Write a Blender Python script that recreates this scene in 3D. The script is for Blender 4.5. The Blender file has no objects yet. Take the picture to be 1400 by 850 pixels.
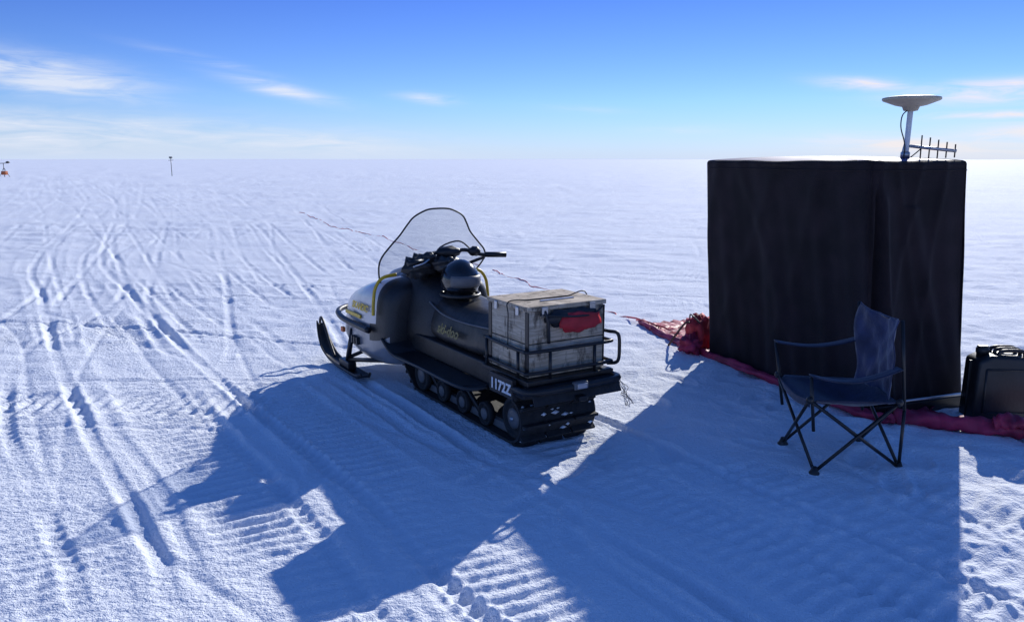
import bpy, math, random
import numpy as np
from mathutils import Vector, Matrix
random.seed(4); rng=np.random.default_rng(7)
sc=bpy.context.scene
sc.view_settings.view_transform='Standard'
try: sc.view_settings.look='None'
except: pass
sc.view_settings.exposure=0

# ------------------------------------------------------------ materials
def mat(name,col,rough=.6,metal=0,var=.15,nscale=8,bump=0,bscale=40,spec=.5,coat=0,col2=None,sheen=0):
    m=bpy.data.materials.new(name); m.use_nodes=True
    nt=m.node_tree; b=nt.nodes['Principled BSDF']
    tc=nt.nodes.new('ShaderNodeTexCoord')
    n=nt.nodes.new('ShaderNodeTexNoise'); n.inputs['Scale'].default_value=nscale; n.inputs['Detail'].default_value=5
    nt.links.new(tc.outputs['Object'],n.inputs['Vector'])
    r=nt.nodes.new('ShaderNodeValToRGB')
    c2=col2 if col2 else [min(1,c*(1+var)) for c in col]
    c1=col if col2 else [c*(1-var) for c in col]
    r.color_ramp.elements[0].position=.35; r.color_ramp.elements[1].position=.65
    r.color_ramp.elements[0].color=(*c1,1); r.color_ramp.elements[1].color=(*c2,1)
    nt.links.new(n.outputs['Fac'],r.inputs['Fac']); nt.links.new(r.outputs['Color'],b.inputs['Base Color'])
    b.inputs['Roughness'].default_value=rough; b.inputs['Metallic'].default_value=metal
    b.inputs['Specular IOR Level'].default_value=spec
    b.inputs['Coat Weight'].default_value=coat
    if sheen: b.inputs['Sheen Weight'].default_value=sheen
    if bump:
        n2=nt.nodes.new('ShaderNodeTexNoise'); n2.inputs['Scale'].default_value=bscale; n2.inputs['Detail'].default_value=4
        nt.links.new(tc.outputs['Object'],n2.inputs['Vector'])
        bp=nt.nodes.new('ShaderNodeBump'); bp.inputs['Strength'].default_value=bump; bp.inputs['Distance'].default_value=.01
        nt.links.new(n2.outputs['Fac'],bp.inputs['Height']); nt.links.new(bp.outputs['Normal'],b.inputs['Normal'])
    return m
M={}
M['black']=mat('black_plastic',(.012,.012,.014),.45,var=.4,bump=.2,bscale=60)
M['gloss']=mat('gloss_black',(.010,.010,.012),.16,coat=.5)
M['rubber']=mat('track_rubber',(.012,.012,.013),.75,var=.5,nscale=20,bump=.5,bscale=50,col2=(.024,.024,.026))
M['vinyl']=mat('seat_vinyl',(.010,.010,.011),.42,bump=.5,bscale=12,nscale=5,col2=(.040,.036,.033))
M['silver']=mat('silver_hood',(.52,.52,.54),.3,.15,var=.1,coat=.4)
M['grey']=mat('grey_bellypan',(.24,.245,.265),.32,.1,var=.25,coat=.3,nscale=5)
M['yellow']=mat('yellow_trim',(.75,.48,.03),.4)
M['letter']=mat('worn_yellow_print',(.22,.17,.05),.5,var=.6,nscale=40)
M['steel']=mat('black_steel',(.02,.02,.022),.35,.3)
M['alu']=mat('grey_metal',(.45,.46,.48),.35,.8)
M['hub']=mat('wheel_grey',(.13,.13,.135),.5)
M['red']=mat('red_fabric',(.42,.02,.03),.7,var=.3,bump=.5,bscale=20)
M['pink']=mat('magenta_tarp',(.36,.022,.07),.6,var=.35,nscale=6,bump=.8,bscale=22)
M['rope']=mat('red_rope',(.75,.14,.14),.8)
M['white']=mat('white_paint',(.75,.75,.75),.5,var=.05)
M['ant']=mat('antenna_shell',(.42,.36,.27),.5,var=.05,nscale=3)
M['navy']=mat('navy_fabric',(.010,.014,.045),.75,var=.3,nscale=12,bump=.4,bscale=60,sheen=.2)
M['blueback']=mat('blue_back_fabric',(.028,.038,.10),.75,var=.35,nscale=10,bump=.6,bscale=30,sheen=.3)
M['orange']=mat('orange_box',(.6,.15,.04),.6)
M['snowbit']=mat('stuck_snow',(.8,.83,.88),.7)
M['lid']=mat('sunlit_top_tint',(.05,.04,.16),.6,var=.3)  # dark shelter top tinted purple-blue; its sunlit look is put into the colour
M['canvas']=mat('dark_canvas',(.009,.006,.008),.9,nscale=4,bump=.5,bscale=150,col2=(.020,.013,.017),sheen=.05,spec=.25)
# plywood
m=bpy.data.materials.new('weathered_plywood'); m.use_nodes=True; nt=m.node_tree; b=nt.nodes['Principled BSDF']
tc=nt.nodes.new('ShaderNodeTexCoord'); mp=nt.nodes.new('ShaderNodeMapping'); mp.inputs['Scale'].default_value=(3,3,30)
nt.links.new(tc.outputs['Object'],mp.inputs['Vector'])
n=nt.nodes.new('ShaderNodeTexNoise'); n.inputs['Scale'].default_value=3; n.inputs['Detail'].default_value=8; n.inputs['Distortion'].default_value=.6
nt.links.new(mp.outputs[0],n.inputs['Vector'])
r=nt.nodes.new('ShaderNodeValToRGB'); e=r.color_ramp.elements
e[0].position=.3; e[0].color=(.34,.265,.185,1); e[1].position=.7; e[1].color=(.66,.55,.41,1)
nt.links.new(n.outputs['Fac'],r.inputs['Fac'])
n2=nt.nodes.new('ShaderNodeTexNoise'); n2.inputs['Scale'].default_value=10; n2.inputs['Detail'].default_value=7; n2.inputs['Roughness'].default_value=.7
mp2=nt.nodes.new('ShaderNodeMapping'); mp2.inputs['Scale'].default_value=(1.6,1.6,.6)
nt.links.new(tc.outputs['Object'],mp2.inputs['Vector']); nt.links.new(mp2.outputs[0],n2.inputs['Vector'])
r2=nt.nodes.new('ShaderNodeValToRGB'); r2.color_ramp.elements[0].position=.37; r2.color_ramp.elements[1].position=.49
r2.color_ramp.elements[0].color=(.12,.10,.09,1); r2.color_ramp.elements[1].color=(1,1,1,1)
nt.links.new(n2.outputs['Fac'],r2.inputs['Fac'])
mx=nt.nodes.new('ShaderNodeMix'); mx.data_type='RGBA'; mx.blend_type='MULTIPLY'; mx.inputs[0].default_value=.85
nt.links.new(r.outputs[0],mx.inputs[6]); nt.links.new(r2.outputs[0],mx.inputs[7]); nt.links.new(mx.outputs[2],b.inputs['Base Color'])
b.inputs['Roughness'].default_value=.8; M['wood']=m
# windshield
m=bpy.data.materials.new('clear_windshield'); m.use_nodes=True; nt=m.node_tree; nt.nodes.clear()
o=nt.nodes.new('ShaderNodeOutputMaterial'); t=nt.nodes.new('ShaderNodeBsdfTransparent'); t.inputs[0].default_value=(.74,.76,.79,1)
g=nt.nodes.new('ShaderNodeBsdfGlossy'); g.inputs['Roughness'].default_value=.12; g.inputs[0].default_value=(.8,.85,.9,1)
df=nt.nodes.new('ShaderNodeBsdfTranslucent'); df.inputs[0].default_value=(.5,.53,.57,1)
mx=nt.nodes.new('ShaderNodeMixShader'); mx.inputs[0].default_value=.04; nt.links.new(t.outputs[0],mx.inputs[1]); nt.links.new(g.outputs[0],mx.inputs[2])
my=nt.nodes.new('ShaderNodeMixShader'); my.inputs[0].default_value=.14; nt.links.new(mx.outputs[0],my.inputs[1]); nt.links.new(df.outputs[0],my.inputs[2]); nt.links.new(my.outputs[0],o.inputs[0])
M['glass']=m

# ------------------------------------------------------------ mesh helpers
def link(o,parent=None):
    sc.collection.objects.link(o)
    if parent: o.parent=parent
    return o
def mk(name,verts,faces,material,parent=None,smooth=True,bevel=0,subs=0,solid=0):
    me=bpy.data.meshes.new(name); me.from_pydata([tuple(map(float,v)) for v in verts],[],faces); me.update()
    mats=material if isinstance(material,list) else [material]
    for mm in mats: me.materials.append(mm)
    if smooth:
        for p in me.polygons: p.use_smooth=True
    o=link(bpy.data.objects.new(name,me),parent)
    import bmesh
    bm=bmesh.new(); bm.from_mesh(me); bmesh.ops.recalc_face_normals(bm,faces=bm.faces); bm.to_mesh(me); bm.free()
    if solid:
        s=o.modifiers.new('s','SOLIDIFY'); s.thickness=solid; s.offset=0
    if bevel:
        s=o.modifiers.new('b','BEVEL'); s.width=bevel; s.segments=3; s.limit_method='ANGLE'
    if subs:
        s=o.modifiers.new('ss','SUBSURF'); s.levels=subs; s.render_levels=subs
    return o
def empty(name,loc=(0,0,0),rz=0):
    e=bpy.data.objects.new(name,None); e.location=loc; e.rotation_euler=(0,0,rz); sc.collection.objects.link(e); return e
BF=[(0,1,3,2),(4,6,7,5),(0,4,5,1),(2,3,7,6),(0,2,6,4),(1,5,7,3)]
def box(name,lo,hi,material,parent=None,bevel=.006):
    v=[(x,y,z) for x in (lo[0],hi[0]) for y in (lo[1],hi[1]) for z in (lo[2],hi[2])]
    return mk(name,v,BF,material,parent,smooth=False,bevel=bevel)
def spline(pts,n=8,closed=False):
    P=[np.array(p,float) for p in pts]; out=[]
    N=len(P); rngs=range(N if closed else N-1)
    for i in rngs:
        if closed: a,b,c,d=P[(i-1)%N],P[i],P[(i+1)%N],P[(i+2)%N]
        else: a,b,c,d=P[max(i-1,0)],P[i],P[i+1],P[min(i+2,N-1)]
        for k in range(n):
            t=k/n
            out.append(.5*((2*b)+(-a+c)*t+(2*a-5*b+4*c-d)*t*t+(-a+3*b-3*c+d)*t**3))
    if not closed: out.append(P[-1])
    return out
def tube_data(pts,r,seg=8,closed=False,rf=None):
    P=[np.array(p,float) for p in pts]; N=len(P); vs=[];fs=[]
    up=None
    for i in range(N):
        a=P[(i-1)%N] if (closed or i>0) else P[i]; b=P[(i+1)%N] if (closed or i<N-1) else P[i]
        t=b-a; t/=np.linalg.norm(t)+1e-9
        if up is None:
            up=np.array([0,0,1.]) if abs(t[2])<.9 else np.array([1.,0,0])
        up=up-t*np.dot(up,t); up/=np.linalg.norm(up)+1e-9
        s=np.cross(t,up); rr=rf(i/(max(N-1,1))) if rf else r
        for k in range(seg):
            an=2*math.pi*k/seg; vs.append(P[i]+rr*(math.cos(an)*up+math.sin(an)*s))
    M_=N if closed else N-1
    for i in range(M_):
        j=(i+1)%N
        for k in range(seg):
            k2=(k+1)%seg; fs.append((i*seg+k,i*seg+k2,j*seg+k2,j*seg+k))
    if not closed:
        fs.append(tuple(range(seg))); fs.append(tuple((N-1)*seg+k for k in range(seg)))
    return vs,fs
def tube(name,pts,r,material,parent=None,seg=8,closed=False,rf=None):
    v,f=tube_data(pts,r,seg,closed,rf); return mk(name,v,f,material,parent)
def multi(name,items,material,parent=None,smooth=True,bevel=0):
    V=[];F=[]
    for v,f in items:
        o=len(V); V+=list(v); F+=[tuple(i+o for i in q) for q in f]
    return mk(name,V,F,material,parent,smooth=smooth,bevel=bevel)
def lathe(name,prof,material,parent=None,loc=(0,0,0),axis='z',seg=28):
    vs=[];fs=[]
    for (r,z) in prof:
        for k in range(seg):
            a=2*math.pi*k/seg; p=(r*math.cos(a),r*math.sin(a),z)
            if axis=='x': p=(p[2],p[0],p[1])
            if axis=='y': p=(p[0],p[2],p[1])
            vs.append((p[0]+loc[0],p[1]+loc[1],p[2]+loc[2]))
    for i in range(len(prof)-1):
        for k in range(seg):
            k2=(k+1)%seg; fs.append((i*seg+k,i*seg+k2,(i+1)*seg+k2,(i+1)*seg+k))
    fs.append(tuple(range(seg))); fs.append(tuple((len(prof)-1)*seg+k for k in range(seg)))
    return mk(name,vs,fs,material,parent)
def sup(c,e): return math.copysign(abs(c)**e,c)
def loft(name,secs,material,parent=None,seg=32,subs=1,e=.55,matfn=None):
    vs=[];fs=[]
    for (f,wb,wt,zb,zt) in secs:
        for k in range(seg):
            a=2*math.pi*k/seg; c=sup(math.cos(a),e); s=sup(math.sin(a),e)
            h=(s+1)/2; w=wb*(1-h)+wt*h
            vs.append((c*w,f,zb+(zt-zb)*h))
    n=len(secs)
    for i in range(n-1):
        for k in range(seg):
            k2=(k+1)%seg; fs.append((i*seg+k,i*seg+k2,(i+1)*seg+k2,(i+1)*seg+k))
    fs.append(tuple(range(seg))); fs.append(tuple((n-1)*seg+k for k in range(seg)))
    o=mk(name,vs,fs,material,parent,subs=subs)
    if matfn:
        for p in o.data.polygons: p.material_index=matfn(p.center)
    return o
def blob(name,c,r,material,parent=None,amp=.15,fr=3,seg=24,e=1):
    vs=[];fs=[];ph=rng.uniform(0,6,6)
    R=seg//2
    for i in range(R+1):
        th=math.pi*i/R
        for k in range(seg):
            a=2*math.pi*k/seg
            d=np.array([sup(math.sin(th)*math.cos(a),e),sup(math.sin(th)*math.sin(a),e),sup(math.cos(th),e)])
            q=1+amp*(math.sin(fr*d[0]*2+ph[0])*math.sin(fr*d[1]*2+ph[1])+.6*math.sin(fr*2.3*d[2]*2+ph[2]+d[0]*3))
            vs.append((c[0]+r[0]*d[0]*q,c[1]+r[1]*d[1]*q,c[2]+r[2]*d[2]*q))
    for i in range(R):
        for k in range(seg):
            k2=(k+1)%seg; fs.append((i*seg+k,i*seg+k2,(i+1)*seg+k2,(i+1)*seg+k))
    return mk(name,vs,fs,material,parent)

# ------------------------------------------------------------ camera
cam=bpy.data.cameras.new('camera'); co=link(bpy.data.objects.new('camera',cam))
co.location=(0,0,1.7); co.rotation_euler=(math.radians(90-10.75),0,0)
cam.lens=28.03; cam.sensor_width=36; cam.clip_end=30000; cam.clip_start=.05
sc.camera=co

# ------------------------------------------------------------ light
EL=math.radians(24.6); AZ=math.radians(27.0)
sd=Vector((math.sin(AZ)*math.cos(EL),math.cos(AZ)*math.cos(EL),math.sin(EL)))
L=bpy.data.lights.new('sun','SUN'); L.energy=4.6; L.angle=math.radians(.55); L.color=(1,.97,.91)
lo=link(bpy.data.objects.new('sun',L)); lo.rotation_euler=(-sd).to_track_quat('-Z','Y').to_euler(); lo.location=(5,10,8)

# ------------------------------------------------------------ world
w=bpy.data.worlds.new('World'); sc.world=w; w.use_nodes=True; nt=w.node_tree; nt.nodes.clear()
out=nt.nodes.new('ShaderNodeOutputWorld'); bg=nt.nodes.new('ShaderNodeBackground'); bg.inputs[1].default_value=.14
nt.links.new(bg.outputs[0],out.inputs[0])
sky=nt.nodes.new('ShaderNodeTexSky'); sky.sky_type='NISHITA'; sky.sun_disc=False
sky.sun_elevation=EL; sky.sun_rotation=AZ; sky.altitude=2500; sky.air_density=1.0; sky.dust_density=0.0; sky.ozone_density=2.0
tc=nt.nodes.new('ShaderNodeTexCoord'); sx=nt.nodes.new('ShaderNodeSeparateXYZ'); nt.links.new(tc.outputs['Generated'],sx.inputs[0])
def math_(op,a,b=None,clamp=False):
    n=nt.nodes.new('ShaderNodeMath'); n.operation=op; n.use_clamp=clamp
    for i,x in enumerate((a,b)):
        if x is None: continue
        if isinstance(x,(int,float)): n.inputs[i].default_value=x
        else: nt.links.new(x,n.inputs[i])
    return n.outputs[0]
def cmix(fac,a,b,blend='MIX'):
    n=nt.nodes.new('ShaderNodeMix'); n.data_type='RGBA'; n.blend_type=blend
    for i,x in ((0,fac),(6,a),(7,b)):
        if isinstance(x,(int,float,tuple)): n.inputs[i].default_value=x
        else: nt.links.new(x,n.inputs[i])
    return n.outputs[2]
az=math_('MULTIPLY',math_('ARCTAN2',sx.outputs[0],sx.outputs[1]),57.2958)
el=math_('MULTIPLY',math_('ARCSINE',sx.outputs[2]),57.2958)
ramp=nt.nodes.new('ShaderNodeValToRGB'); nt.links.new(math_('DIVIDE',el,30),ramp.inputs[0])
E=ramp.color_ramp.elements
E[0].position=0; E[0].color=(.42,.51,.76,1); E[1].position=.36; E[1].color=(.29,.43,.90,1)
q=E.new(.13); q.color=(.40,.56,.88,1)
q=E.new(1); q.color=(.46,.74,1.25,1)
base=cmix(1.0,sky.outputs[0],ramp.outputs[0],'MULTIPLY')
warm=math_('DIVIDE',math_('SUBTRACT',az,8),22,True)
hz=math_('MULTIPLY',math_('EXPONENT',math_('DIVIDE',math_('MAXIMUM',el,0.0),-1.6)),.92)
hcol=cmix(warm,(4.4,5.2,6.8,1),(5.2,5.5,6.4,1))
base=cmix(hz,base,hcol)
cb=nt.nodes.new('ShaderNodeCombineXYZ'); nt.links.new(math_('ADD',math_('MULTIPLY',az,.16),math_('MULTIPLY',el,.12)),cb.inputs[0]); nt.links.new(math_('MULTIPLY',el,1.1),cb.inputs[1])
nz=nt.nodes.new('ShaderNodeTexNoise'); nz.inputs['Scale'].default_value=1.3; nz.inputs['Detail'].default_value=7; nz.inputs['Roughness'].default_value=.6; nz.inputs['Distortion'].default_value=.7
nt.links.new(cb.outputs[0],nz.inputs[0])
def patch(a0,e0,wa,we,amp,tilt=0):
    da=math_('SUBTRACT',az,a0); de=math_('SUBTRACT',math_('SUBTRACT',el,e0),math_('MULTIPLY',da,tilt))
    q=math_('ADD',math_('POWER',math_('ABSOLUTE',math_('DIVIDE',da,wa)),2),math_('POWER',math_('ABSOLUTE',math_('DIVIDE',de,we)),2))
    return math_('MULTIPLY',math_('EXPONENT',math_('MULTIPLY',q,-1)),amp)
PT=[(-29.5,4.9,5.2,1.05,1.5,-.12),(-15.5,4.5,3.2,.42,1.3,-.2),(-5.6,4.1,2.0,.32,1.0,-.1),(-20,6.2,4,.3,.4,-.2),(-32,1.6,13,1.2,1.3,0),(-15,1.2,9,.9,1.0,-.04),
    (25.5,.9,5,.5,1.4,-.05),(31,2.6,3.8,.24,1.5,0),(30.5,4.0,4.7,.6,1.5,.02),(23,4.7,2.6,.4,1.1,-.1),(34,1.3,5,.9,1.2,.03),(12,2.0,3,.3,.35,0),(5,3.4,3,.25,.3,-.05)]
tot=None
for p in PT:
    x=patch(*p); tot=x if tot is None else math_('MAXIMUM',tot,x)
nn=math_('MULTIPLY',math_('SUBTRACT',nz.outputs[0],.28),2.6)
cl=math_('MULTIPLY',tot,nn,True)
ccol=cmix(warm,(5.5,5.9,6.8,1),(6.9,6.15,5.9,1))
fin=cmix(math_('MULTIPLY',cl,.88),base,ccol)
nt.links.new(fin,bg.inputs[0])

# ------------------------------------------------------------ snow ground
TAB=rng.random((256,256))
def vn(x,y):
    xi=np.floor(x).astype(int); yi=np.floor(y).astype(int); fx=x-xi; fy=y-yi
    fx=fx*fx*fx*(fx*(fx*6-15)+10); fy=fy*fy*fy*(fy*(fy*6-15)+10)
    a=TAB[xi&255,yi&255];b=TAB[(xi+1)&255,yi&255];c=TAB[xi&255,(yi+1)&255];d=TAB[(xi+1)&255,(yi+1)&255]
    return (a*(1-fx)+b*fx)*(1-fy)+(c*(1-fx)+d*fx)*fy-.5
def rot(x,y,a): return x*math.cos(a)-y*math.sin(a), x*math.sin(a)+y*math.cos(a)
phi=np.concatenate([np.linspace(88,46,14),np.arange(45,.9,-.057),np.geomspace(.88,.012,90)])
rad=1.72/np.tan(np.radians(phi))
ths=np.concatenate([np.arange(-180,-52,4.0),np.arange(-50,50.01,.105),np.arange(54,180,4.0)])
TH,RA=np.meshgrid(np.radians(ths),rad)
X=RA*np.sin(TH);Y=RA*np.cos(TH)
def fade(r0): return 1/(1+(RA/r0)**4)
Z=np.zeros_like(X)
Z+=.04*vn(X/9+3,Y/6)*np.clip((RA-12)/20,0,1)*(1/(1+(RA/400)**2))
xr,yr=rot(X,Y,.25)
sas=vn(xr/1.5+40,yr/.45)+.6*vn(xr/.7+10,yr/.24+7)+.45*vn(xr/.35+10,yr/.12+7)
rough=vn(X/.33+3,Y/.2+70)+.7*vn(X/.16+30,Y/.11+7)
patchm=np.clip(vn(X/6+9,Y/5+2)*2.5+.5,0,1)
Z+=sas*.038*(.35+.9*patchm)*np.clip((RA-5.5)/6,.0,1)*fade(110)
Z+=rough*.018*np.clip((RA-4)/4,0,1)*fade(30)*(.5+.8*np.clip(vn(X/3+5,Y/2.2)*2+.5,0,1))
Z+=.10*(vn(xr/5+4,yr/2.2)+.6*vn(xr/2.6+9,yr/1.1))*np.clip((RA-18)/40,0,1)*fade(300)
Z+=.007*vn(X/.7,Y/.6+20)+.007*vn(X/.28+5,Y/.26)*fade(25)
Z+=.0065*vn(X/.11+8,Y/.1+3)*fade(16)+.005*vn(X/.05+1,Y/.045)*fade(10)+.0035*vn(X/.025+1,Y/.022)*fade(6)
# thin criss-cross scoring left by old ski edges
for (an,sp_,ph) in ((.62,.9,1),(.35,1.3,4),(.9,1.7,2),(-.3,2.3,7)):
    u_=X*math.cos(an)+Y*math.sin(an)+.25*vn(X/3+ph,Y/3)+.9*vn(X/11+ph,Y/11+3)
    c_=np.abs((u_/sp_+ph*.3)%1-.5)*sp_
    Z-=.009*np.exp(-(c_/.03)**2)*np.clip(vn(X/2.6+ph*9,Y/2.6)*3+.4,0,1)*fade(22)
tr=np.clip((X+.15*Y-1.6)/1.2,0,1)*np.clip((9-Y)/2,0,1)
Z+=tr*(.035*vn(X/.24+31,Y/.2+3)+.028*vn(X/.13+31,Y/.11+3))*fade(14)
def pit(cx,cy,a,l,wd,d):
    global Z
    xx,yy=rot(X-cx,Y-cy,a); q=(xx/wd)**2+(yy/l)**2
    Z-=d*np.exp(-q**2)-.35*d*np.exp(-((q-1.6)/.7)**2)
for i in range(70):
    cx=rng.uniform(.7,4.6); cy=rng.uniform(2.0,7.5)
    pit(cx,cy,rng.uniform(-1,1),.15,.065,rng.uniform(.01,.026))
for i in range(14):
    pit(-.1+rng.normal(0,.5),3.9+rng.normal(0,.5),rng.uniform(-1,1),.14,.06,.012)
nl=vn(X/.35+60,Y/.35)+.5*vn(X/.12+6,Y/.12); nl2=vn(X/1.3+2,Y/1.3+60)
FD=.5+.5*fade(10)
def groove(d,wd,dep):
    d=d+nl*.018
    return -dep*np.exp(-(d/wd)**4)+.35*dep*np.exp(-((np.abs(d)-wd*1.6)/(wd*.5))**2)
def passes(pts,axis='y',belt=1,ski=1,dep=.03,hw=.5,rng_=None,sides=(-1,1),lug=.095,wd=.036):
    global Z
    pts=sorted(pts); sp=np.array(spline([(a,b) for a,b in pts],14))
    o=np.argsort(sp[:,0]); sp=sp[o]
    A,B=(Y,X) if axis=='y' else (X,Y)
    g=np.interp(A,sp[:,0],sp[:,1]); sl=np.gradient(sp[:,1],sp[:,0]+np.arange(len(sp))*1e-9); s_=np.interp(A,sp[:,0],sl)
    cs=1/np.sqrt(1+s_**2); d=(B-g)*cs
    L_=np.concatenate([[0],np.cumsum(np.hypot(*np.diff(sp,axis=0).T))]); S=np.interp(A,sp[:,0],L_)+ (B-g)*s_*cs
    r0,r1=rng_ if rng_ else (sp[0,0],sp[-1,0])
    mk_=1/(1+np.exp(np.clip(-(A-r0)/.08,-50,50)))*1/(1+np.exp(np.clip((A-r1)/.08,-50,50)))
    irr=np.clip(.7+nl2*1.8,0.15,1.2)
    if ski:
        for sgn in sides: Z+=mk_*FD*groove(d-sgn*hw,wd*(1+RA/60),dep)*irr
    if belt:
        inn=np.exp(-(d/.25)**8)
        lg=np.sin(2*math.pi*(S+.02*nl)/lug+.5*np.sin(d*18))
        lg=np.sign(lg)*np.abs(lg)**.6
        Z+=mk_*belt*(inn*(-.006*FD+.0085*lg*fade(11)*irr*(1+.5*nl))+.006*FD*np.exp(-((np.abs(d)-.28)/.03)**2)*irr)
a=[(1.2,-.26),(2.716,-1.273),(3.66,-1.85),(5.06,-2.836),(7,-4.13),(10.2,-6.13),(14.2,-8.5),(26.4,-14.2),(40.7,-21.7),(90,-50)]
passes([(y,x+.6) for y,x in a],belt=1.1,dep=.024)
passes([(y,x+1.22+.05*y) for y,x in a[:7]]+[(26,-11),(60,-30)],belt=1.2,dep=.012)
passes([(y,x-.35-.02*y) for y,x in a],belt=1.1,dep=.008,wd=.03)
passes([(1,-1.0),(2.7,-2.2),(5,-3.9),(7,-4.9),(10.2,-5.6),(18.5,-9.8),(28.3,-13.7),(60,-28)],belt=1.0,dep=.018)
passes([(1,2.53),(2.7,1.48),(4.61,.30),(6.6,-.93)],belt=1.2,dep=.032,rng_=(1,6.2))
passes([(1,3.2),(3,2.0),(4.5,1.1),(6,.2)],belt=1.3,dep=.014,rng_=(1,4.4))
passes([(1,4.1),(3,2.75),(4.0,2.0),(6,.2)],belt=1.2,dep=.012,rng_=(1,3.9))
passes([(5,-2.2),(9,-4.7),(14,-6.8),(25,-11.5),(50,-24),(90,-47)],belt=.7,dep=.016)
passes([(6.6,-1.9),(8.4,-2.5),(14,-4.6),(23,-8.2),(40,-17),(90,-44)],belt=.7,dep=.018)
passes([(2,-3.2),(6,-5.2),(10,-7.6),(20,-13),(40,-23),(90,-51)],belt=.7,dep=.018)
passes([(2,-4.2),(6,-6.4),(10,-8.9),(20,-14.3),(40,-25),(90,-54)],belt=.7,dep=.016)
passes([(1,3.6),(3,1.6),(4,.6),(5,-.6)],belt=.9,dep=.0,rng_=(1,4.2))
passes([(-14,10.2),(-5.53,8.45),(-3.5,7.9),(-1.85,7.3),(-.8,6.9)],'x',belt=0,dep=.03,hw=0,sides=(1,))
passes([(-12,6.2),(-4.0,6.05),(-2.6,6.05),(-1.8,6.07)],'x',belt=0,dep=.028,hw=0,sides=(1,))
passes([(-12,5.1),(-3.8,5.42),(-2.6,5.45),(-1.7,5.4)],'x',belt=1.5,dep=.012,hw=.5,lug=.11)
passes([(3.5,15),(5.5,10.5),(6.7,11.3),(8.5,15),(12,22)],'x',belt=.5,dep=.02)
for k,(p0,sl) in enumerate([(9.5,-.15),(12,-.3),(13.5,-.5),(15.5,-.22),(18,-.6),(21,-.3),(26,-.45),(30,-.3),(44,-.2),(70,-.2)]):
    xs=[-60,-12,0,12,60]
    passes([(x,max(7,p0+sl*x*(1 if x<0 else .5)+rng.normal(0,.2)+abs(x)*.02)) for x in xs],'x',belt=.6,dep=.022,rng_=(-5+k*1.0,50))
for k in range(11):
    x0=-3.6+.38*k; th_=-.66+.03*k
    passes([(7.5,x0),(14,x0+th_*6),(26,x0+th_*16+rng.normal(0,.5)),(50,x0+th_*38+rng.normal(0,1.2)),(90,-46+k)],belt=.5,dep=.014,rng_=(7.5+k*.6,90),wd=.03)
Z[RA>600]=0
Z+=4.5*(vn(X/900+2.3,Y/900+5.7)+.5*vn(X/350,Y/350))*np.clip((RA-1500)/1500,0,1)
nr,nc=X.shape
co_=np.stack([X,Y,Z],-1).reshape(-1,3).astype(np.float32)
co_=np.vstack([co_,[[0,0,0]]]).astype(np.float32)
i0=np.arange(nr-1)[:,None]*nc; j0=np.arange(nc)[None,:]; j1=(j0+1)%nc
F=np.stack([i0+j0,i0+j1,i0+nc+j1,i0+nc+j0],-1).reshape(-1,4)
tri=np.stack([np.full(nc,nr*nc),(np.arange(nc)+1)%nc,np.arange(nc)],-1)
me=bpy.data.meshes.new('snow_ground'); me.vertices.add(len(co_)); me.vertices.foreach_set('co',co_.ravel())
nl_=len(F)*4+len(tri)*3; me.loops.add(nl_); me.loops.foreach_set('vertex_index',np.concatenate([F[:,::-1].ravel(),tri[:,::-1].ravel()]).astype(np.int32))
me.polygons.add(len(F)+len(tri))
ls=np.concatenate([np.arange(len(F))*4,len(F)*4+np.arange(len(tri))*3]).astype(np.int32)
me.polygons.foreach_set('loop_start',ls)
me.polygons.foreach_set('use_smooth',np.ones(len(ls),bool))
me.update(calc_edges=True); me.validate()
if me.polygons[5000].normal.z<0: me.flip_normals()
snow=bpy.data.materials.new('snow'); snow.use_nodes=True; nt=snow.node_tree; b=nt.nodes['Principled BSDF']
b.inputs['Roughness'].default_value=.8; b.inputs['Specular IOR Level'].default_value=.08
tc=nt.nodes.new('ShaderNodeTexCoord')
n=nt.nodes.new('ShaderNodeTexNoise'); n.inputs['Scale'].default_value=.5; n.inputs['Detail'].default_value=3; nt.links.new(tc.outputs['Object'],n.inputs[0])
r=nt.nodes.new('ShaderNodeValToRGB'); r.color_ramp.elements[0].color=(.82,.86,.92,1); r.color_ramp.elements[1].color=(.90,.93,.965,1)
r.color_ramp.elements[0].position=.3;r.color_ramp.elements[1].position=.7
nt.links.new(n.outputs[0],r.inputs[0]); nt.links.new(r.outputs[0],b.inputs['Base Color'])
g=nt.nodes.new('ShaderNodeTexNoise'); g.inputs['Scale'].default_value=42; g.inputs['Detail'].default_value=3; g.inputs['Roughness'].default_value=.75; nt.links.new(tc.outputs['Object'],g.inputs[0])
b1=nt.nodes.new('ShaderNodeBump'); b1.inputs['Strength'].default_value=.9; b1.inputs['Distance'].default_value=.019; nt.links.new(g.outputs[0],b1.inputs['Height'])
mp=nt.nodes.new('ShaderNodeMapping'); mp.inputs['Scale'].default_value=(.35,1.6,1); mp.inputs['Rotation'].default_value=(0,0,.2); nt.links.new(tc.outputs['Object'],mp.inputs[0])
g2=nt.nodes.new('ShaderNodeTexNoise'); g2.inputs['Scale'].default_value=1.5; g2.inputs['Detail'].default_value=5; g2.inputs['Roughness'].default_value=.65; nt.links.new(mp.outputs[0],g2.inputs[0])
b2=nt.nodes.new('ShaderNodeBump'); b2.inputs['Strength'].default_value=.45; b2.inputs['Distance'].default_value=.07; nt.links.new(g2.outputs[0],b2.inputs['Height']); nt.links.new(b1.outputs[0],b2.inputs['Normal'])
nt.links.new(b2.outputs[0],b.inputs['Normal'])
me.materials.append(snow); link(bpy.data.objects.new('snow_ground',me))

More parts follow.
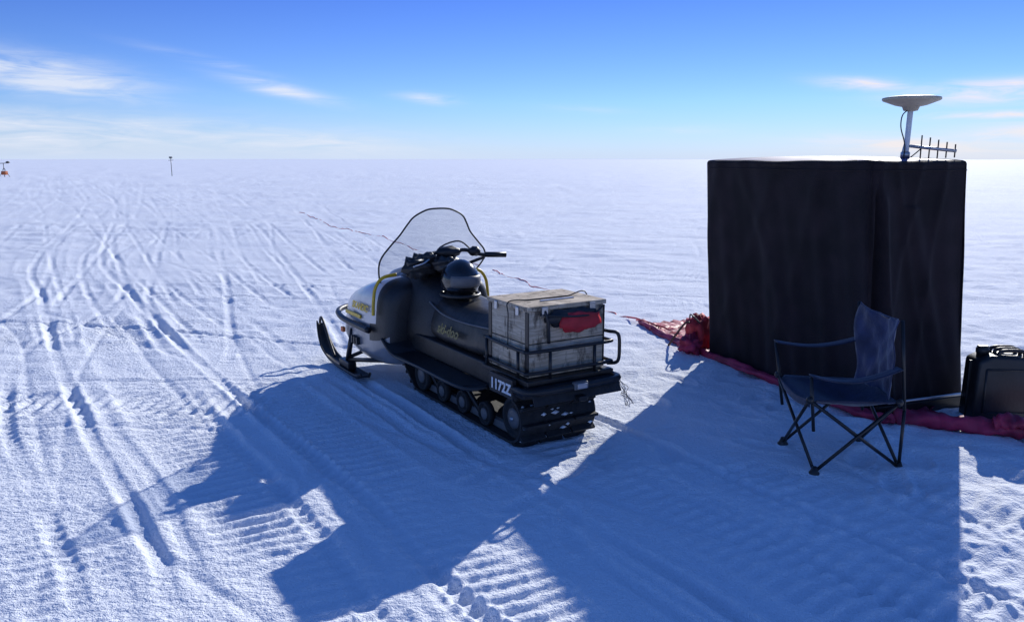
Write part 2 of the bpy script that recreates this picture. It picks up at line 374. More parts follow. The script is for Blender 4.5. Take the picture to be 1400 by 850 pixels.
# ------------------------------------------------------------ snowmobile (local: x right, y forward)
S=empty('snowmobile',(.30,4.61,0),math.atan2(.526,.85))
def hoodmat(c):
    if c.z<.41: return 1 if c.y>1.61 else 2
    if c.z<.455: return 2
    return 0 if c.y>1.76 else 2
HS=[(2.78,.20,.14,.36,.50),(2.73,.33,.26,.29,.56),(2.60,.44,.36,.22,.62),(2.42,.48,.42,.17,.68),(2.2,.495,.45,.13,.75),(2.0,.50,.46,.12,.80),(1.84,.50,.46,.13,.83),(1.75,.50,.45,.14,.84),(1.64,.49,.42,.18,.83),(1.58,.47,.38,.24,.80),(1.56,.38,.30,.30,.75)]
loft('hood_shell',HS,[M['silver'],M['grey'],M['black']],S,seg=44,matfn=hoodmat,e=.45)
loft('console',[(1.95,.34,.26,.25,.85),(1.75,.36,.27,.28,.92),(1.55,.34,.22,.30,.91),(1.35,.30,.18,.32,.83),(1.2,.27,.16,.34,.76)],M['black'],S)
loft('hood_scoop',[(2.55,.10,.05,.59,.66),(2.3,.22,.12,.66,.78),(2.05,.30,.20,.72,.87),(1.85,.34,.25,.74,.90)],[M['silver']],S)
for s,nm in((-1,'left'),(1,'right')):
    tube('yellow_edge_'+nm,spline([(s*.494,1.735,.56),(s*.489,1.735,.66),(s*.470,1.735,.765),(s*.41,1.735,.835),(s*.30,1.735,.853)],6),.013,M['yellow'],S)
    tube('bumper_bar_'+nm,spline([(s*.51,1.80,.435),(s*.512,2.1,.435),(s*.505,2.40,.44),(s*.45,2.62,.45),(s*.33,2.77,.45),(s*.15,2.83,.45),(0,2.84,.45)],6),.024,M['black'],S)
    for k in range(3): box('vent_%s_%d'%(nm,k),(s*.490-.02,2.06+k*.05,.27),(s*.490+.02,2.085+k*.05,.33),M['black'],S,.003)
    box('side_marker_'+nm,(s*.50-.012,2.36,.32),(s*.50+.012,2.41,.36),M['orange'],S,.003)
    box('decal_'+nm,(s*.485-.006,2.02,.485),(s*.485+.006,2.34,.515),M['yellow'],S,.003)
    P=spline([(s*.5,1.92,.05),(s*.5,2.0,.025),(s*.5,2.3,.02),(s*.5,2.6,.03),(s*.5,2.78,.08),(s*.5,2.90,.18),(s*.5,2.96,.29)],5)
    vs=[];fs=[]
    for i,p in enumerate(P):
        t=i/(len(P)-1); hw=.055 if t<.7 else .055-(t-.7)*.08
        if t<.08: hw=.04
        vs+= [(p[0]-hw,p[1],p[2]+.025),(p[0]-hw*.75,p[1],p[2]),(p[0]+hw*.75,p[1],p[2]),(p[0]+hw,p[1],p[2]+.025)]
    for i in range(len(P)-1):
        for k in range(3): fs.append((i*4+k,i*4+k+1,i*4+5+k,i*4+4+k))
    mk('ski_'+nm,vs,fs,M['black'],S,solid=.012)
    tube('ski_loop_'+nm,spline([(s*.5,2.62,.06),(s*.5,2.74,.17),(s*.5,2.84,.28),(s*.5,2.93,.345),(s*.5,2.97,.30),(s*.5,2.93,.2)],6),.011,M['black'],S)
    box('ski_saddle_'+nm,(s*.5-.035,2.2,.03),(s*.5+.035,2.42,.10),M['steel'],S,.01)
    tube('ski_spindle_'+nm,[(s*.5,2.31,.08),(s*.46,2.27,.36)],.022,M['steel'],S)
    tube('suspension_arm_'+nm,[(s*.49,2.30,.12),(s*.2,2.25,.22)],.016,M['steel'],S)
    tube('trailing_arm_'+nm,[(s*.49,2.30,.10),(s*.40,1.75,.20)],.018,M['steel'],S)
    v=[(s*.28,.42,.315),(s*.42,.50,.30),(s*.44,1.50,.30),(s*.47,1.64,.38),(s*.28,1.64,.42),(s*.28,1.45,.315)]
    mk('running_board_'+nm,v,[(0,1,2,5),(5,2,3,4)],M['black'],S,smooth=False,solid=.02)
    tube('board_edge_'+nm,spline([(s*.30,.36,.32),(s*.42,.48,.30),(s*.43,1.1,.30),(s*.44,1.50,.30),(s*.475,1.63,.40)],5),.013,M['steel'],S)
box('tunnel',(-.285,-.02,.325),(.285,1.7,.455),M['black'],S,.012)
loft('seat',[(1.42,.24,.14,.45,.78),(1.3,.28,.17,.43,.76),(1.1,.285,.19,.42,.735),(.85,.285,.20,.42,.73),(.6,.28,.20,.43,.74),(.46,.27,.20,.44,.75),(.415,.25,.18,.46,.73)],M['vinyl'],S,e=.6)
tube('seat_piping',spline([(-.235,.44,.66),(-.25,.8,.645),(-.245,1.1,.655),(-.20,1.4,.70)],6),.006,M['hub'],S)
def text(name,body,size,loc,tilt,material,shear=0):
    c=bpy.data.curves.new(name,'FONT'); c.body=body; c.size=size; c.extrude=.0015; c.shear=shear; c.align_x='CENTER'; c.offset=.0025
    c.materials.append(material); o=bpy.data.objects.new(name,c); sc.collection.objects.link(o); o.parent=S
    up=Vector((math.sin(tilt),0,math.cos(tilt))); xx=Vector((0,-1,0)); nz=xx.cross(up)
    m=Matrix((xx,up,nz)).transposed().to_4x4(); m.translation=Vector(loc); o.matrix_local=m
text('seat_lettering','ski-doo',.10,(-.284,.95,.53),.16,M['letter'],.3)
text('hood_lettering','SKANDIC',.075,(-.492,2.02,.56),.12,M['yellow'],.2)
box('number_panel',(-.352,.0,.335),(-.322,.26,.452),M['black'],S,.004)
text('registration_number','1172Z',.088,(-.356,.125,.362),0,M['white'])
# windscreen
zz=[0,.12,.30,.42,.55,.68,.80,.90,.97,1.0]; ww=[.36,.41,.445,.43,.365,.295,.25,.205,.13,.06]
def wsp(u,v):
    wv=np.interp(v,zz,ww); x=u*wv
    return (x,1.97-.36*v-.75*x*x,.755+.585*v)
nu,nv=24,30; vs=[wsp(-1+2*i/nu,j/nv) for j in range(nv+1) for i in range(nu+1)]
fs=[(j*(nu+1)+i,j*(nu+1)+i+1,(j+1)*(nu+1)+i+1,(j+1)*(nu+1)+i) for j in range(nv) for i in range(nu)]
mk('windshield',vs,fs,M['glass'],S)
ed=[wsp(-1,z) for z in zz]+[wsp(1,z) for z in zz[::-1]]
tube('windshield_trim',spline(ed,5),.0065,M['black'],S)
loft('dashboard',[(1.78,.24,.16,.80,.93),(1.66,.26,.17,.82,.99),(1.56,.22,.14,.84,1.0),(1.50,.16,.10,.86,.95)],M['black'],S)
tube('steering_post',[(0,1.62,.8),(0,1.45,1.0)],.035,M['black'],S)
tube('handlebar',spline([(-.37,1.34,.98),(-.24,1.38,.99),(-.13,1.45,1.03),(0,1.47,1.02),(.13,1.45,1.04),(.24,1.38,1.005),(.40,1.32,1.0)],6),.014,M['black'],S)
tube('grip_right',[(.26,1.372,1.005),(.41,1.318,1.0)],.02,M['black'],S); tube('grip_left',[(-.24,1.38,.99),(-.38,1.337,.98)],.02,M['black'],S)
blob('bar_pad',(0,1.46,1.03),(.10,.05,.045),M['black'],S,.08)
blob('brake_housing',(-.18,1.42,1.01),(.05,.04,.035),M['black'],S,.1); blob('throttle_housing',(.19,1.41,1.03),(.05,.04,.035),M['black'],S,.1)
tube('brake_lever',spline([(-.18,1.40,1.0),(-.27,1.33,.975),(-.36,1.29,.965)],5),.007,M['alu'],S)
tube('throttle_cable',spline([(.18,1.42,1.03),(.12,1.52,1.10),(0,1.6,1.05),(-.05,1.62,.95)],6),.006,M['black'],S)
blob('glove_pair',(-.22,1.50,.93),(.12,.10,.085),M['vinyl'],S,.2,4)
blob('glove_pair_b',(-.05,1.42,.95),(.10,.08,.06),M['vinyl'],S,.25,4)
tube('mirror_bracket',[(.2,1.55,.92),(.33,1.5,.97)],.012,M['black'],S)
# helmet
blob('helmet_shell',(-.06,1.17,.865),(.135,.155,.145),M['gloss'],S,.015,2)
hv=[];hf=[]
for i in range(5):
    for k in range(13):
        a_=math.radians(-60+120*k/12); z=.83+.02*i; rr=.152-.002*(i-2)**2
        hv.append((-.06+math.sin(a_)*rr*.9,1.17-math.cos(a_)*rr*1.08,z))
for i in range(4):
    for k in range(12): hf.append((i*13+k,i*13+k+1,(i+1)*13+k+1,(i+1)*13+k))
mk('helmet_visor',hv,hf,M['hub'],S,solid=.006)
tube('helmet_rim',spline([(-.06+.13*math.cos(t),1.17+.15*math.sin(t),.765) for t in np.linspace(0,6.28,13)[:-1]],3,True),.014,M['vinyl'],S,closed=True)
# track
circ=[((.17,.158),.146),((1.45,.142),.13),((1.75,.33),.10)]
pts=[(c[0]+r*math.cos(t),c[1]+r*math.sin(t)) for c,r in circ for t in np.linspace(0,2*math.pi,73)[:-1]]
pts=sorted(set(pts))
def cr(o,a,b): return (a[0]-o[0])*(b[1]-o[1])-(a[1]-o[1])*(b[0]-o[0])
lo_=[];up_=[]
for p in pts:
    while len(lo_)>1 and cr(lo_[-2],lo_[-1],p)<=0: lo_.pop()
    lo_.append(p)
for p in reversed(pts):
    while len(up_)>1 and cr(up_[-2],up_[-1],p)<=0: up_.pop()
    up_.append(p)
H=np.array(lo_[:-1]+up_[:-1]); H=np.vstack([H,H[:1]])
Ls=np.concatenate([[0],np.cumsum(np.hypot(*np.diff(H,axis=0).T))]); NL=46; NS=NL*4
ss=np.linspace(0,Ls[-1],NS+1)[:-1]; bf=np.interp(ss,Ls,H[:,0]); bz=np.interp(ss,Ls,H[:,1])
tx=np.roll(bf,-1)-np.roll(bf,1); tz=np.roll(bz,-1)-np.roll(bz,1); l=np.hypot(tx,tz); tx/=l; tz/=l
nx_,nz_=tz,-tx
vs=[];fs=[]
for i in range(NS):
    for (xx,o) in((-.275,0),(.275,0),(.275,-.016),(-.275,-.016)):
        vs.append((xx,bf[i]+nx_[i]*o,bz[i]+nz_[i]*o))
for i in range(NS):
    j=(i+1)%NS
    for k in range(4):
        k2=(k+1)%4; fs.append((i*4+k,i*4+k2,j*4+k2,j*4+k))
mk('track_belt',vs,fs,M['rubber'],S,smooth=False)
items=[]
for q in range(NL):
    i=q*4
    for (x0,x1,hh) in ((-.27,-.10,.038),(-.085,.085,.038),(.10,.27,.038)):
        off=0.0 if q%2 else .008
        v=[]
        for xx in (x0,x1):
            for t in (-.012,.012):
                for h in (-.002,hh):
                    k=1 if h<0 else .7
                    v.append((xx,bf[i]+nx_[i]*h+tx[i]*(t*k+off),bz[i]+nz_[i]*h+tz[i]*(t*k+off)))
        items.append((v,BF))
multi('track_lugs',items,M['rubber'],S,smooth=False,bevel=.003)
items=[]
for q in range(700):
    i=int(rng.integers(0,NS))
    if i%4==0 or (bf[i]>.5 and rng.random()<.6): continue
    c=np.array([rng.uniform(-.26,.26),bf[i]+nx_[i]*.004,bz[i]+nz_[i]*.004]); r0=rng.uniform(.005,.014)
    v=[c+r0*rng.uniform(.6,1.3,3)*np.array(d)*np.array([2.2,1,1]) for d in [(1,0,0),(-1,0,0),(0,1,0),(0,-1,0),(0,0,1),(0,0,-1)]]
    items.append((v,[(0,2,4),(2,1,4),(1,3,4),(3,0,4),(2,0,5),(1,2,5),(3,1,5),(0,3,5)]))
multi('packed_snow',items,M['snowbit'],S)
def wheel(name,x,y,z,r,w_=.03):
    lathe(name,[(r*.3,-w_),(r*.55,-w_*.9),(r*.62,-w_*.4),(r*.8,-w_*.5),(r*.84,-w_),(r,-w_*.9),(r,w_*.9),(r*.84,w_),(r*.8,w_*.5),(r*.62,w_*.4),(r*.3,w_)],M['rubber'],S,(x,y,z),'x')
    lathe(name+'_hub',[(r*.3,-w_*1.25),(r*.36,-w_*1.1),(r*.5,-w_*1.0),(r*.5,w_),(r*.3,w_*1.2)],M['hub'],S,(x,y,z),'x')
for s in(-1,1):
    nm='l' if s<0 else 'r'
    wheel('rear_idler_'+nm,s*.21,.17,.158,.128)
    for k,(f,z) in enumerate([(.50,.10),(.80,.10),(1.1,.10),(1.43,.135)]): wheel('bogie_%s%d'%(nm,k),s*.235,f,z,.078 if k<3 else .11,.022)
    wheel('drive_sprocket_'+nm,s*.2,1.75,.33,.085)
    box('slide_rail_'+nm,(s*.2-.02,.15,.035),(s*.2+.02,1.5,.085),M['hub'],S)
    tube('suspension_link_'+nm,[(s*.24,.55,.08),(s*.24,.95,.34)],.016,M['steel'],S)
    tube('suspension_link_b_'+nm,[(s*.24,1.15,.08),(s*.24,1.5,.36)],.016,M['steel'],S)
tube('idler_axle',[(-.26,.17,.158),(.26,.17,.158)],.012,M['alu'],S)
# wood cargo crate
C=.27
for z0,z1,nm in ((.462,.655,'lower'),(.661,.848,'upper')):
    box('crate_rear_plank_'+nm,(-C,-.04,z0),(C,-.022,z1),M['wood'],S,.003)
    box('crate_left_plank_'+nm,(-C,-.0215,z0),(-C+.018,.40,z1),M['wood'],S,.003)
    box('crate_right_plank_'+nm,(C-.018,-.0215,z0),(C,.40,z1),M['wood'],S,.003)
    box('crate_front_plank_'+nm,(-C+.0185,.383,z0),(C-.0185,.40,z1),M['wood'],S,.003)
box('crate_floor',(-C+.02,-.02,.465),(C-.02,.38,.48),M['wood'],S,.002)
box('crate_lid',(-C-.012,-.052,.851),(C+.012,.412,.878),M['wood'],S,.004)
for s in(-1,1):
    for y in (-.043,.37):
        box('corner_iron',(s*(C+.001)-.004,y-.004,.47),(s*(C+.001)+.004,y+.03,.845),M['steel'],S,.001)
    box('lid_latch',(s*.17-.02,-.066,.82),(s*.17+.02,-.053,.872),M['alu'],S,.003)
    box('side_latch',(-C-.022,.17+s*.12-.015,.82),(-C-.013,.17+s*.12+.015,.87),M['alu'],S,.003)
box('top_hinge',(-.10,.08,.879),(.14,.10,.884),M['alu'],S,.001)
tube('lid_strap',spline([(-.29,.15,.6),(-.287,.15,.80),(-.284,.15,.883),(-.14,.152,.882),(0,.15,.882),(.14,.15,.882),(.284,.15,.883),(.29,.15,.6)],6),.004,M['black'],S,6)
blob('red_pouch',(.06,-.078,.775),(.135,.036,.058),M['red'],S,.14,3,e=.7)
blob('black_pouch_flap',(.02,-.062,.80),(.175,.028,.05),M['black'],S,.12,3,e=.7)
tube('pouch_strap',spline([(-.2,-.055,.83),(-.1,-.10,.82),(.03,-.115,.81),(.15,-.1,.81),(.25,-.055,.84)],5),.006,M['black'],S)
tube('pouch_side_strap',spline([(-.17,-.06,.85),(-.16,-.08,.78),(-.14,-.06,.66)],5),.010,M['black'],S)  # black strap hanging down left of the pouch
for z in(.50,.625):
    tube('rack_rail_%d'%int(z*1000),spline([(-.285,.43,z),(-.30,.2,z),(-.305,-.03,z),(-.28,-.085,z),(0,-.09,z),(.28,-.085,z),(.31,-.03,z),(.305,.2,z),(.29,.43,z)],5),.011,M['steel'],S)
for (x,y) in ((-.30,.38),(-.30,.02),(-.15,-.09),(.17,-.09),(.305,.02),(.30,.38)):
    tube('rack_post',[(x,y,.43),(x,y,.625)],.010,M['steel'],S)
tube('grab_hoop',spline([(.30,-.05,.48),(.33,-.11,.50),(.335,-.12,.58),(.33,-.11,.67),(.30,-.05,.68),(.285,.05,.68)],6),.011,M['steel'],S)
box('rack_plate',(-.31,-.10,.428),(.31,.42,.458),M['black'],S,.006)
tube('rear_bumper',spline([(-.31,.25,.40),(-.335,0,.40),(-.30,-.14,.405),(0,-.17,.41),(.30,-.14,.405),(.345,0,.40),(.31,.25,.40)],6),.022,M['black'],S)
v=[(-.29,-.05,.43),(.29,-.05,.43),(-.31,-.15,.385),(.31,-.15,.385),(-.31,-.175,.335),(.31,-.175,.335)]
mk('snow_flap',v,[(0,1,3,2),(2,3,5,4)],M['rubber'],S,smooth=False,solid=.012)
box('tail_lamp',(-.05,-.20,.395),(.05,-.16,.44),M['hub'],S,.01); box('tail_lamp_lens',(-.035,-.206,.402),(.035,-.2005,.433),M['alu'],S,.003)
box('hitch',(-.03,-.22,.33),(.03,-.1,.36),M['steel'],S,.006)
for k in range(4):
    p=[(.30+.01*k,-.13,.40)]
    for j in range(6): p.append((.33+.02*math.sin(j*1.7+k*2)+.012*j,-.16+.03*math.cos(j*2.1+k),.38-.028*j-.01*k))
    p.append((.36+.02*k,-.12,.34-.02*k))
    tube('loose_wire_%d'%k,spline(p,5),.0018,M['alu'] if k%2 else M['black'],S,5)

# ------------------------------------------------------------ fabric shelter
T=empty('fabric_shelter')
P1=np.array([1.75,6.82]);P2=np.array([2.41,5.13]);P3=np.array([3.19,5.43]);P4=P1+P3-P2
corn=[P1,P2,P3,P4]; per=[];nrm=[];tag=[]
for i in range(4):
    a_,b_=corn[i],corn[(i+1)%4]; Ld=np.linalg.norm(b_-a_); n_=int(Ld/.014); t=(b_-a_)/Ld; no=np.array([t[1],-t[0]])
    cen=sum(corn)/4
    if np.dot(no,(a_+b_)/2-cen)<0: no=-no
    for k in range(n_):
        s=k/n_*Ld; cd=min(s,Ld-s); rr=.05
        inset=0 if cd>rr else rr-math.sqrt(max(0,rr*rr-(rr-cd)**2))
        per.append(a_+t*s-no*inset*.6); nrm.append(no); tag.append((i,s,Ld))
NP=len(per); rows=110; vs=[];fs=[]
ztop=1.675
for j in range(rows+1):
    z=.015+(ztop-.015)*j/rows; h=z/ztop
    for k in range(NP):
        i,s,Ld=tag[k]; o=0
        for (A_,fq,ph,zz_) in ((.013,7,1,.2),(.010,13,2.2,.5),(.006,23,.5,.7),(.003,41,.1,1.3)):
            o+=A_*(1-.8*h)*math.sin(fq*s+ph+i*2+zz_*3*z)
        o+=.012*math.sin(3.1*s+i+2*z)*math.sin(math.pi*h)
        for c0,sl_ in ((.5,.5),(.25,-.4),(.75,.35),(.1,.25)):
            o+=.009*math.exp(-((s/Ld-c0+sl_*(1-h))/.035)**2)
        o+=-.02*math.sin(math.pi*h)*math.sin(math.pi*s/Ld)
        if i==1:
            m_=1/(1+math.exp((z-1.47)/.03)); wd=.012+.03*max(0,(1.4-z))*.5
            o+=m_*(-.09*math.exp(-((s-.05)/wd)**2)+.035*math.exp(-((s-.10-.05*(1.4-z))/.035)**2))
            if z<1.4: o+=.022*math.exp(-((s-.35-.25*(1.4-z))/.06)**2)
        p=per[k]+nrm[k]*o
        vs.append((p[0]-.125*h,p[1],z+.008*math.sin(4*s+i)*(1 if j==0 else 0)-(.014*math.sin(math.pi*s/Ld)+.004*math.sin(9*s) if j==rows else 0)))
for j in range(rows):
    for k in range(NP):
        k2=(k+1)%NP; fs.append((j*NP+k,j*NP+k2,(j+1)*NP+k2,(j+1)*NP+k))
base=len(vs); cen=sum(corn)/4+np.array([-.125,0])
rings=[(.992,1.688),(.975,1.695),(.93,1.699),(.7,1.712),(.4,1.722),(.1,1.725)]
for (sc_,z) in rings:
    for k in range(NP):
        q=vs[rows*NP+k]; vs.append((cen[0]+(q[0]-cen[0])*sc_,cen[1]+(q[1]-cen[1])*sc_,z+(q[2]-ztop)*sc_*.7))
for r_ in range(len(rings)):
    o0=rows*NP if r_==0 else base+(r_-1)*NP; o1=base+r_*NP
    for k in range(NP):
        k2=(k+1)%NP; fs.append((o0+k,o0+k2,o1+k2,o1+k))
fs.append(tuple(base+(len(rings)-1)*NP+k for k in range(NP)))
sh=mk('canvas_walls',vs,fs,[M['canvas'],M['lid']],T)
for p in sh.data.polygons:
    if p.center.z>1.694: p.material_index=1
hem=[(vs[(rows-3)*NP+k][0],vs[(rows-3)*NP+k][1],vs[(rows-3)*NP+k][2]) for k in range(0,NP,4)]
hem=[(cen[0]+(q[0]-cen[0])*1.003,cen[1]+(q[1]-cen[1])*1.003,q[2]) for q in hem]
tube('top_hem',hem,.004,M['canvas'],T,6,closed=True)
tube('base_pipe',[(2.47,5.03,.13),(3.16,5.30,.12)],.010,M['alu'],T)
box('base_board',(0,0,0),(.80,.03,.08),M['steel'],T,.004); bb=bpy.data.objects['base_board']; bb.location=(2.44,5.09,.0); bb.rotation_euler=(0,0,math.atan2(.30,.78))

# magenta tarp bundle & rolls
R_=empty('magenta_tarp_roll')
def lumpy(name,pts,rad_,material,parent,amp=.25,seed=0):
    sp=spline(pts,14); v,f=tube_data(sp,rad_,18)
    V=[];n=len(sp)
    for i,p in enumerate(v):
        ri=i//18;k=i%18; c=sp[ri]; d=np.array(p)-c
        q=1+amp*(math.sin(ri*.55+seed+k*.7)*.5+math.sin(ri*.23+k*1.05+seed*2)*.5+.4*math.sin(ri*1.3-k*.35))
        e=min(1,ri/3+.3,(n-1-ri)/3+.3); V.append(c+d*q*e*np.array([1,1,.8]))
    return mk(name,V,f,material,parent)
lumpy('roll_front',[(2.50,5.02,.04),(2.75,4.93,.045),(3.0,4.78,.05),(3.2,4.68,.06),(3.45,4.58,.06),(3.9,4.45,.05)],.062,M['pink'],R_,.25,1)
lumpy('roll_knot',[(3.0,4.76,.09),(3.1,4.70,.11),(3.22,4.66,.09)],.055,M['pink'],R_,.3,3)
lumpy('roll_side',[(1.36,8.3,.02),(1.45,7.7,.025),(1.60,7.1,.03),(1.80,6.55,.03),(2.0,6.0,.03),(2.2,5.5,.03),(2.36,5.08,.035),(2.52,5.0,.04)],.036,M['pink'],R_,.4,2)
vs=[];fs=[]
for i in range(61):
    for j in range(13):
        s=i/60; t=j/12; p=np.array([1.36,8.1])*(1-s)+np.array([2.44,4.95])*s; q=p+np.array([.45,.15])*t
        vs.append((q[0]+.05*math.sin(i*.7)+.03*math.sin(i*1.9),q[1],.020+.018*abs(math.sin(i*.6+j*.9))+.012*math.sin(j*2.3+i*.4)))
for i in range(60):
    for j in range(12): a_=i*13+j; fs.append((a_,a_+1,a_+14,a_+13))
mk('ground_sheet',vs,fs,M['pink'],R_)
Bn=empty('red_bag'); blob('bag_body',(1.69,7.04,.15),(.11,.15,.18),M['red'],Bn,.28,3.4)
blob('bag_fold',(1.60,6.93,.08),(.10,.14,.08),M['pink'],Bn,.35,4)
tube('bag_strap',spline([(1.64,7.2,.25),(1.60,7.0,.34),(1.66,6.9,.28)],5),.007,M['black'],Bn)
Q=empty('wooden_bow'); tube('bow',spline([(1.44,7.15,.02),(1.50,7.12,.13),(1.58,7.05,.26),(1.64,7.0,.20)],6),.010,mat('brown_wood',(.09,.04,.03),.6),Q)

def gz(x,y):
    r_=math.hypot(x,y); i=int(np.argmin(np.abs(rad-r_))); j=int(np.argmin(np.abs(np.radians(ths)-math.atan2(x,y)))); return float(Z[i,j])
rp=spline([(-7.0,26.4,0),(-4.7,21,0),(-2.9,17.6,.0),(-1.6,14.9,0),(-.11,11.9,.0),(.55,10.2,0),(1.087,8.96,.0),(1.35,8.4,0),(1.51,8.06,.0)],30)
rp=[(p[0]+.05*math.sin(i*.35)+.04*math.sin(i*.13),p[1],gz(p[0],p[1])+.002+.006*math.sin(i*.55)) for i,p in enumerate(rp)]
tube('red_rope',rp,.0065,M['rope'],None,6)
G=empty('knotted_cord')
for k in range(3):
    tube('cord_%d'%k,spline([(1.25+.1*k,8.5-.2*k,.02),(1.33+.09*k,8.25-.2*k,.05),(1.42+.09*k,8.1-.2*k,.02),(1.38+.1*k,7.8-.2*k,.04)],6),.009,M['rope'],G,6)

# ------------------------------------------------------------ GNSS antenna
A=empty('gnss_antenna',(2.70,5.58,-.035))
tube('mast',[(0,0,1.60),(0.01,0,2.08)],.018,M['white'],A,12)
lathe('choke_disc',[(.02,2.055),(.045,2.06),(.055,2.085),(.10,2.095),(.178,2.125),(.185,2.133),(.183,2.145),(.15,2.152),(.08,2.158),(.01,2.16)],M['ant'],A,(.01,0,0),seg=48)
lathe('mast_collar',[(.03,1.74),(.03,1.78),(.022,1.79)],M['alu'],A)
tube('coax_cable',spline([(-.005,-.02,2.07),(-.055,-.03,2.03),(-.06,-.03,1.95),(-.03,-.03,1.86),(-.02,-.03,1.80),(-.03,-.03,1.72)],6),.004,M['black'],A)
tube('mast_brace',[(-.03,0,1.72),(.0,0,1.88)],.008,M['alu'],A)
Yg=empty('yagi_antenna',(2.72,5.57,-.01))
tube('boom',[(0,0,1.80),(.27,-.10,1.765)],.011,M['alu'],Yg)
for k in range(5):
    t=.25+.18*k; x=.27*t; y=-.10*t; z=1.80-.035*t; hl=.08-.009*k
    tube('element_%d'%k,[(x,y,z-hl),(x,y,z+hl)],.005,M['steel'],Yg,6)
tube('feed_cable',spline([(.08,-.02,1.79),(.03,-.03,1.75),(.0,-.02,1.72)],5),.004,M['black'],Yg)

# ------------------------------------------------------------ camping chair
K=empty('folding_camp_chair')
f1=(1.66,4.14,.015);f2=(2.156,4.207,.015);f3=(1.646,4.613,.015);f4=(2.135,4.665,.015)
r_=.0095
sF=(1.60,4.12,.43);sFf=(1.60,4.64,.43);sB=(2.11,4.17,.40);sBf=(2.10,4.66,.40)
t1=(1.60,4.12,.56);t3=(1.575,4.64,.63);bt2=(2.10,4.20,.85);bt4=(2.07,4.68,.87)
seg_=[(f1,sB),(f2,sF),(f3,sBf),(f4,sFf),(f1,sFf),(f3,sF),(f2,sBf),(f4,sB),
      ((1.64,4.14,.25),t1),((1.63,4.62,.25),t3),(f2,(2.15,4.19,.35)),((2.15,4.19,.35),bt2),((2.14,4.67,.20),bt4)]
multi('frame_tubes',[tube_data([a_,b_],r_,8) for a_,b_ in seg_],M['steel'],K)
for k,f in enumerate((f1,f2,f3,f4)):
    lathe('foot_%d'%k,[(.03,0),(.032,.012),(.02,.03),(.014,.05)],M['black'],K,(f[0],f[1],-.005),seg=16)
for k,f in enumerate((sF,sFf,sB,sBf)): blob('joint_%d'%k,f,(.02,.02,.022),M['black'],K,0)
def sheet(name,fn,nu,nv,material):
    vs=[fn(i/nu,j/nv) for j in range(nv+1) for i in range(nu+1)]
    fs=[(j*(nu+1)+i,j*(nu+1)+i+1,(j+1)*(nu+1)+i+1,(j+1)*(nu+1)+i) for j in range(nv) for i in range(nu)]
    return mk(name,vs,fs,material,K,solid=.005)
def bil(a,b_,c,d,u,v): return (1-v)*((1-u)*np.array(a)+u*np.array(b_))+v*((1-u)*np.array(c)+u*np.array(d))
def seatf(u,v):
    p=bil(sF,sB,sFf,sBf,u,v); p[2]-=.08*math.sin(math.pi*u)**.7*math.sin(math.pi*v)**.7+.012*math.sin(9*u+4*v)*math.sin(math.pi*v)
    if u<.06: p[2]-=.02
    return p
sheet('seat',seatf,24,24,M['navy'])
def backf(u,v):
    w_=1-.10*(1-v)
    p=bil((2.06,4.19,.40),(2.05,4.65,.40),(2.085,4.20,.85),(2.065,4.68,.87),.5+(u-.5)*w_,v)
    p[0]+=.06*math.sin(math.pi*u)*(1-.3*v)+.012*math.sin(7*u+6*v)+.006*math.sin(17*u-9*v)+.003*math.sin(31*u+14*v); p[2]-=.025*math.sin(math.pi*u)*(v>.95)
    return p
sheet('backrest',backf,30,34,M['blueback'])
for nm,a_,b_,sg in (('near',t1,(2.11,4.20,.58),.05),('far',t3,(2.08,4.68,.64),.035)):
    sheet('armrest_'+nm,lambda u,v,a=a_,b_=b_,sg=sg:np.array(a)*(1-u)+np.array(b_)*u+np.array([0,(v-.5)*.075,-sg*math.sin(math.pi*u)+.005]),16,4,M['navy'])
sheet('front_edge',lambda u,v:bil((1.60,4.12,.43),(1.60,4.64,.43),(1.61,4.14,.385),(1.61,4.62,.385),u,v)-np.array([0,0,.03*math.sin(math.pi*u)]),16,4,M['navy'])

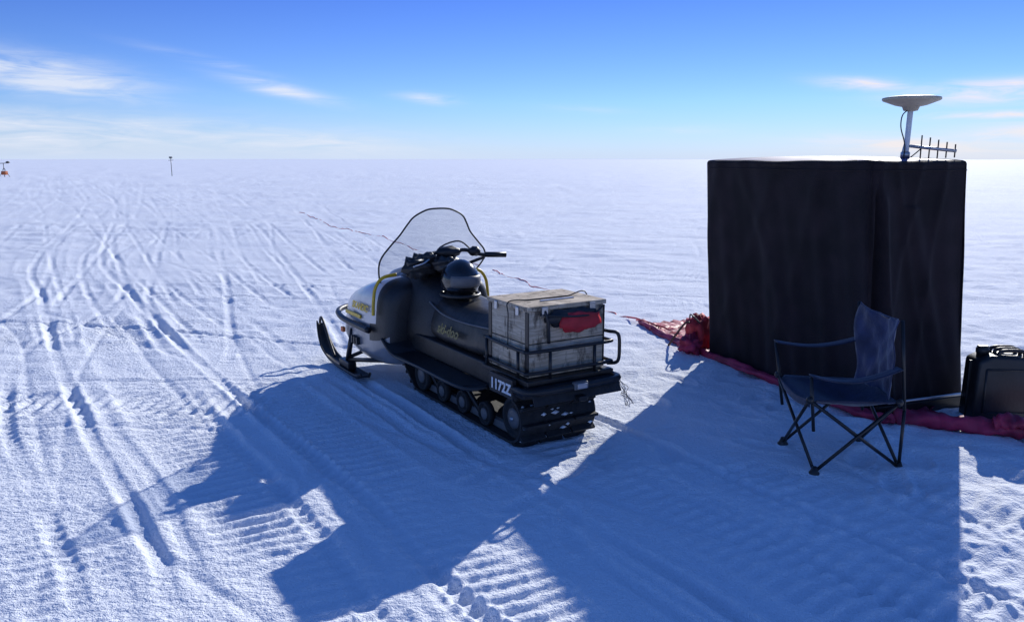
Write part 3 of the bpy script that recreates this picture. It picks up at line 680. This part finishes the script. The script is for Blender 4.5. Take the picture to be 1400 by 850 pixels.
# ------------------------------------------------------------ jerrycan
def jerry(loc,rz,nm='jerrycan'):
    J=empty(nm,loc,rz); W,D,Hh=.20,.10,.47
    prof=[(-W,0),(W,0),(W,.39),(W-.04,.44),(-W+.09,.45),(-W+.01,.41)]
    vs=[(x,y,z) for y in(-D,D) for x,z in prof]; n=6
    fs=[tuple(range(n)),tuple(range(n,2*n))]+[(k,(k+1)%n,(k+1)%n+n,k+n) for k in range(n)]
    mk('body',vs,fs,M['black'],J,bevel=.022)
    for yy in(-D-.001,D+.001):
        for a,b_ in (((-W+.06,.07),(-W+.06,.36)),((W-.06,.07),(W-.06,.36)),((-W+.06,.36),(W-.06,.36)),((-W+.06,.07),(W-.06,.07))):
            tube('rib',[(a[0],yy,a[1]),(b_[0],yy,b_[1])],.007,M['black'],J)
    for yy in(-.06,0,.06):
        tube('handle',spline([(-.05,yy,.43),(-.045,yy,.472),(.03,yy,.480),(.10,yy,.472),(.11,yy,.42)],5),.013,M['black'],J)
    lathe('cap',[(.035,.40),(.035,.45),(.04,.452),(.04,.482),(.03,.49)],M['black'],J,(-.13,0,0))
    box('cap_clip',(-.16,-.02,.486),(-.10,.02,.50),M['steel'],J,.004)
    box('mid_seam',(-W-.006,-.006,.02),(W+.006,.006,.40),M['black'],J,.003)
    return J
jerry((3.24,5.12,-.005),math.radians(-4))

# ------------------------------------------------------------ far instruments
Wt=empty('weather_station',(-50.2,80,0))
tube('mast',[(0,0,0),(0,0,1.3)],.03,M['steel'],Wt)
tube('cross_arm',[(-.7,0,1.3),(.5,0,1.35)],.03,M['steel'],Wt)
blob('anemometer',(.45,0,1.42),(.18,.18,.10),M['steel'],Wt,.1); blob('wind_vane',(-.6,0,1.42),(.22,.06,.10),M['steel'],Wt,.1)
for a_ in (0,2.1,4.2): tube('guy_leg',[(0,0,.9),(.5*math.cos(a_),.5*math.sin(a_),0)],.02,M['steel'],Wt)
box('logger_box',(-.2,-.2,.2),(.25,.2,.55),M['orange'],Wt,.02)
Ms=empty('instrument_mast',(-34.9,83,0))
tube('pole',[(0,0,0),(0,0,1.9)],.03,M['steel'],Ms); box('sensor_head',(-.14,-.1,1.8),(.14,.1,1.98),M['hub'],Ms,.02)
tube('side_arm',[(-.25,0,1.6),(.25,0,1.62)],.02,M['steel'],Ms)
print('verts',len(co_))
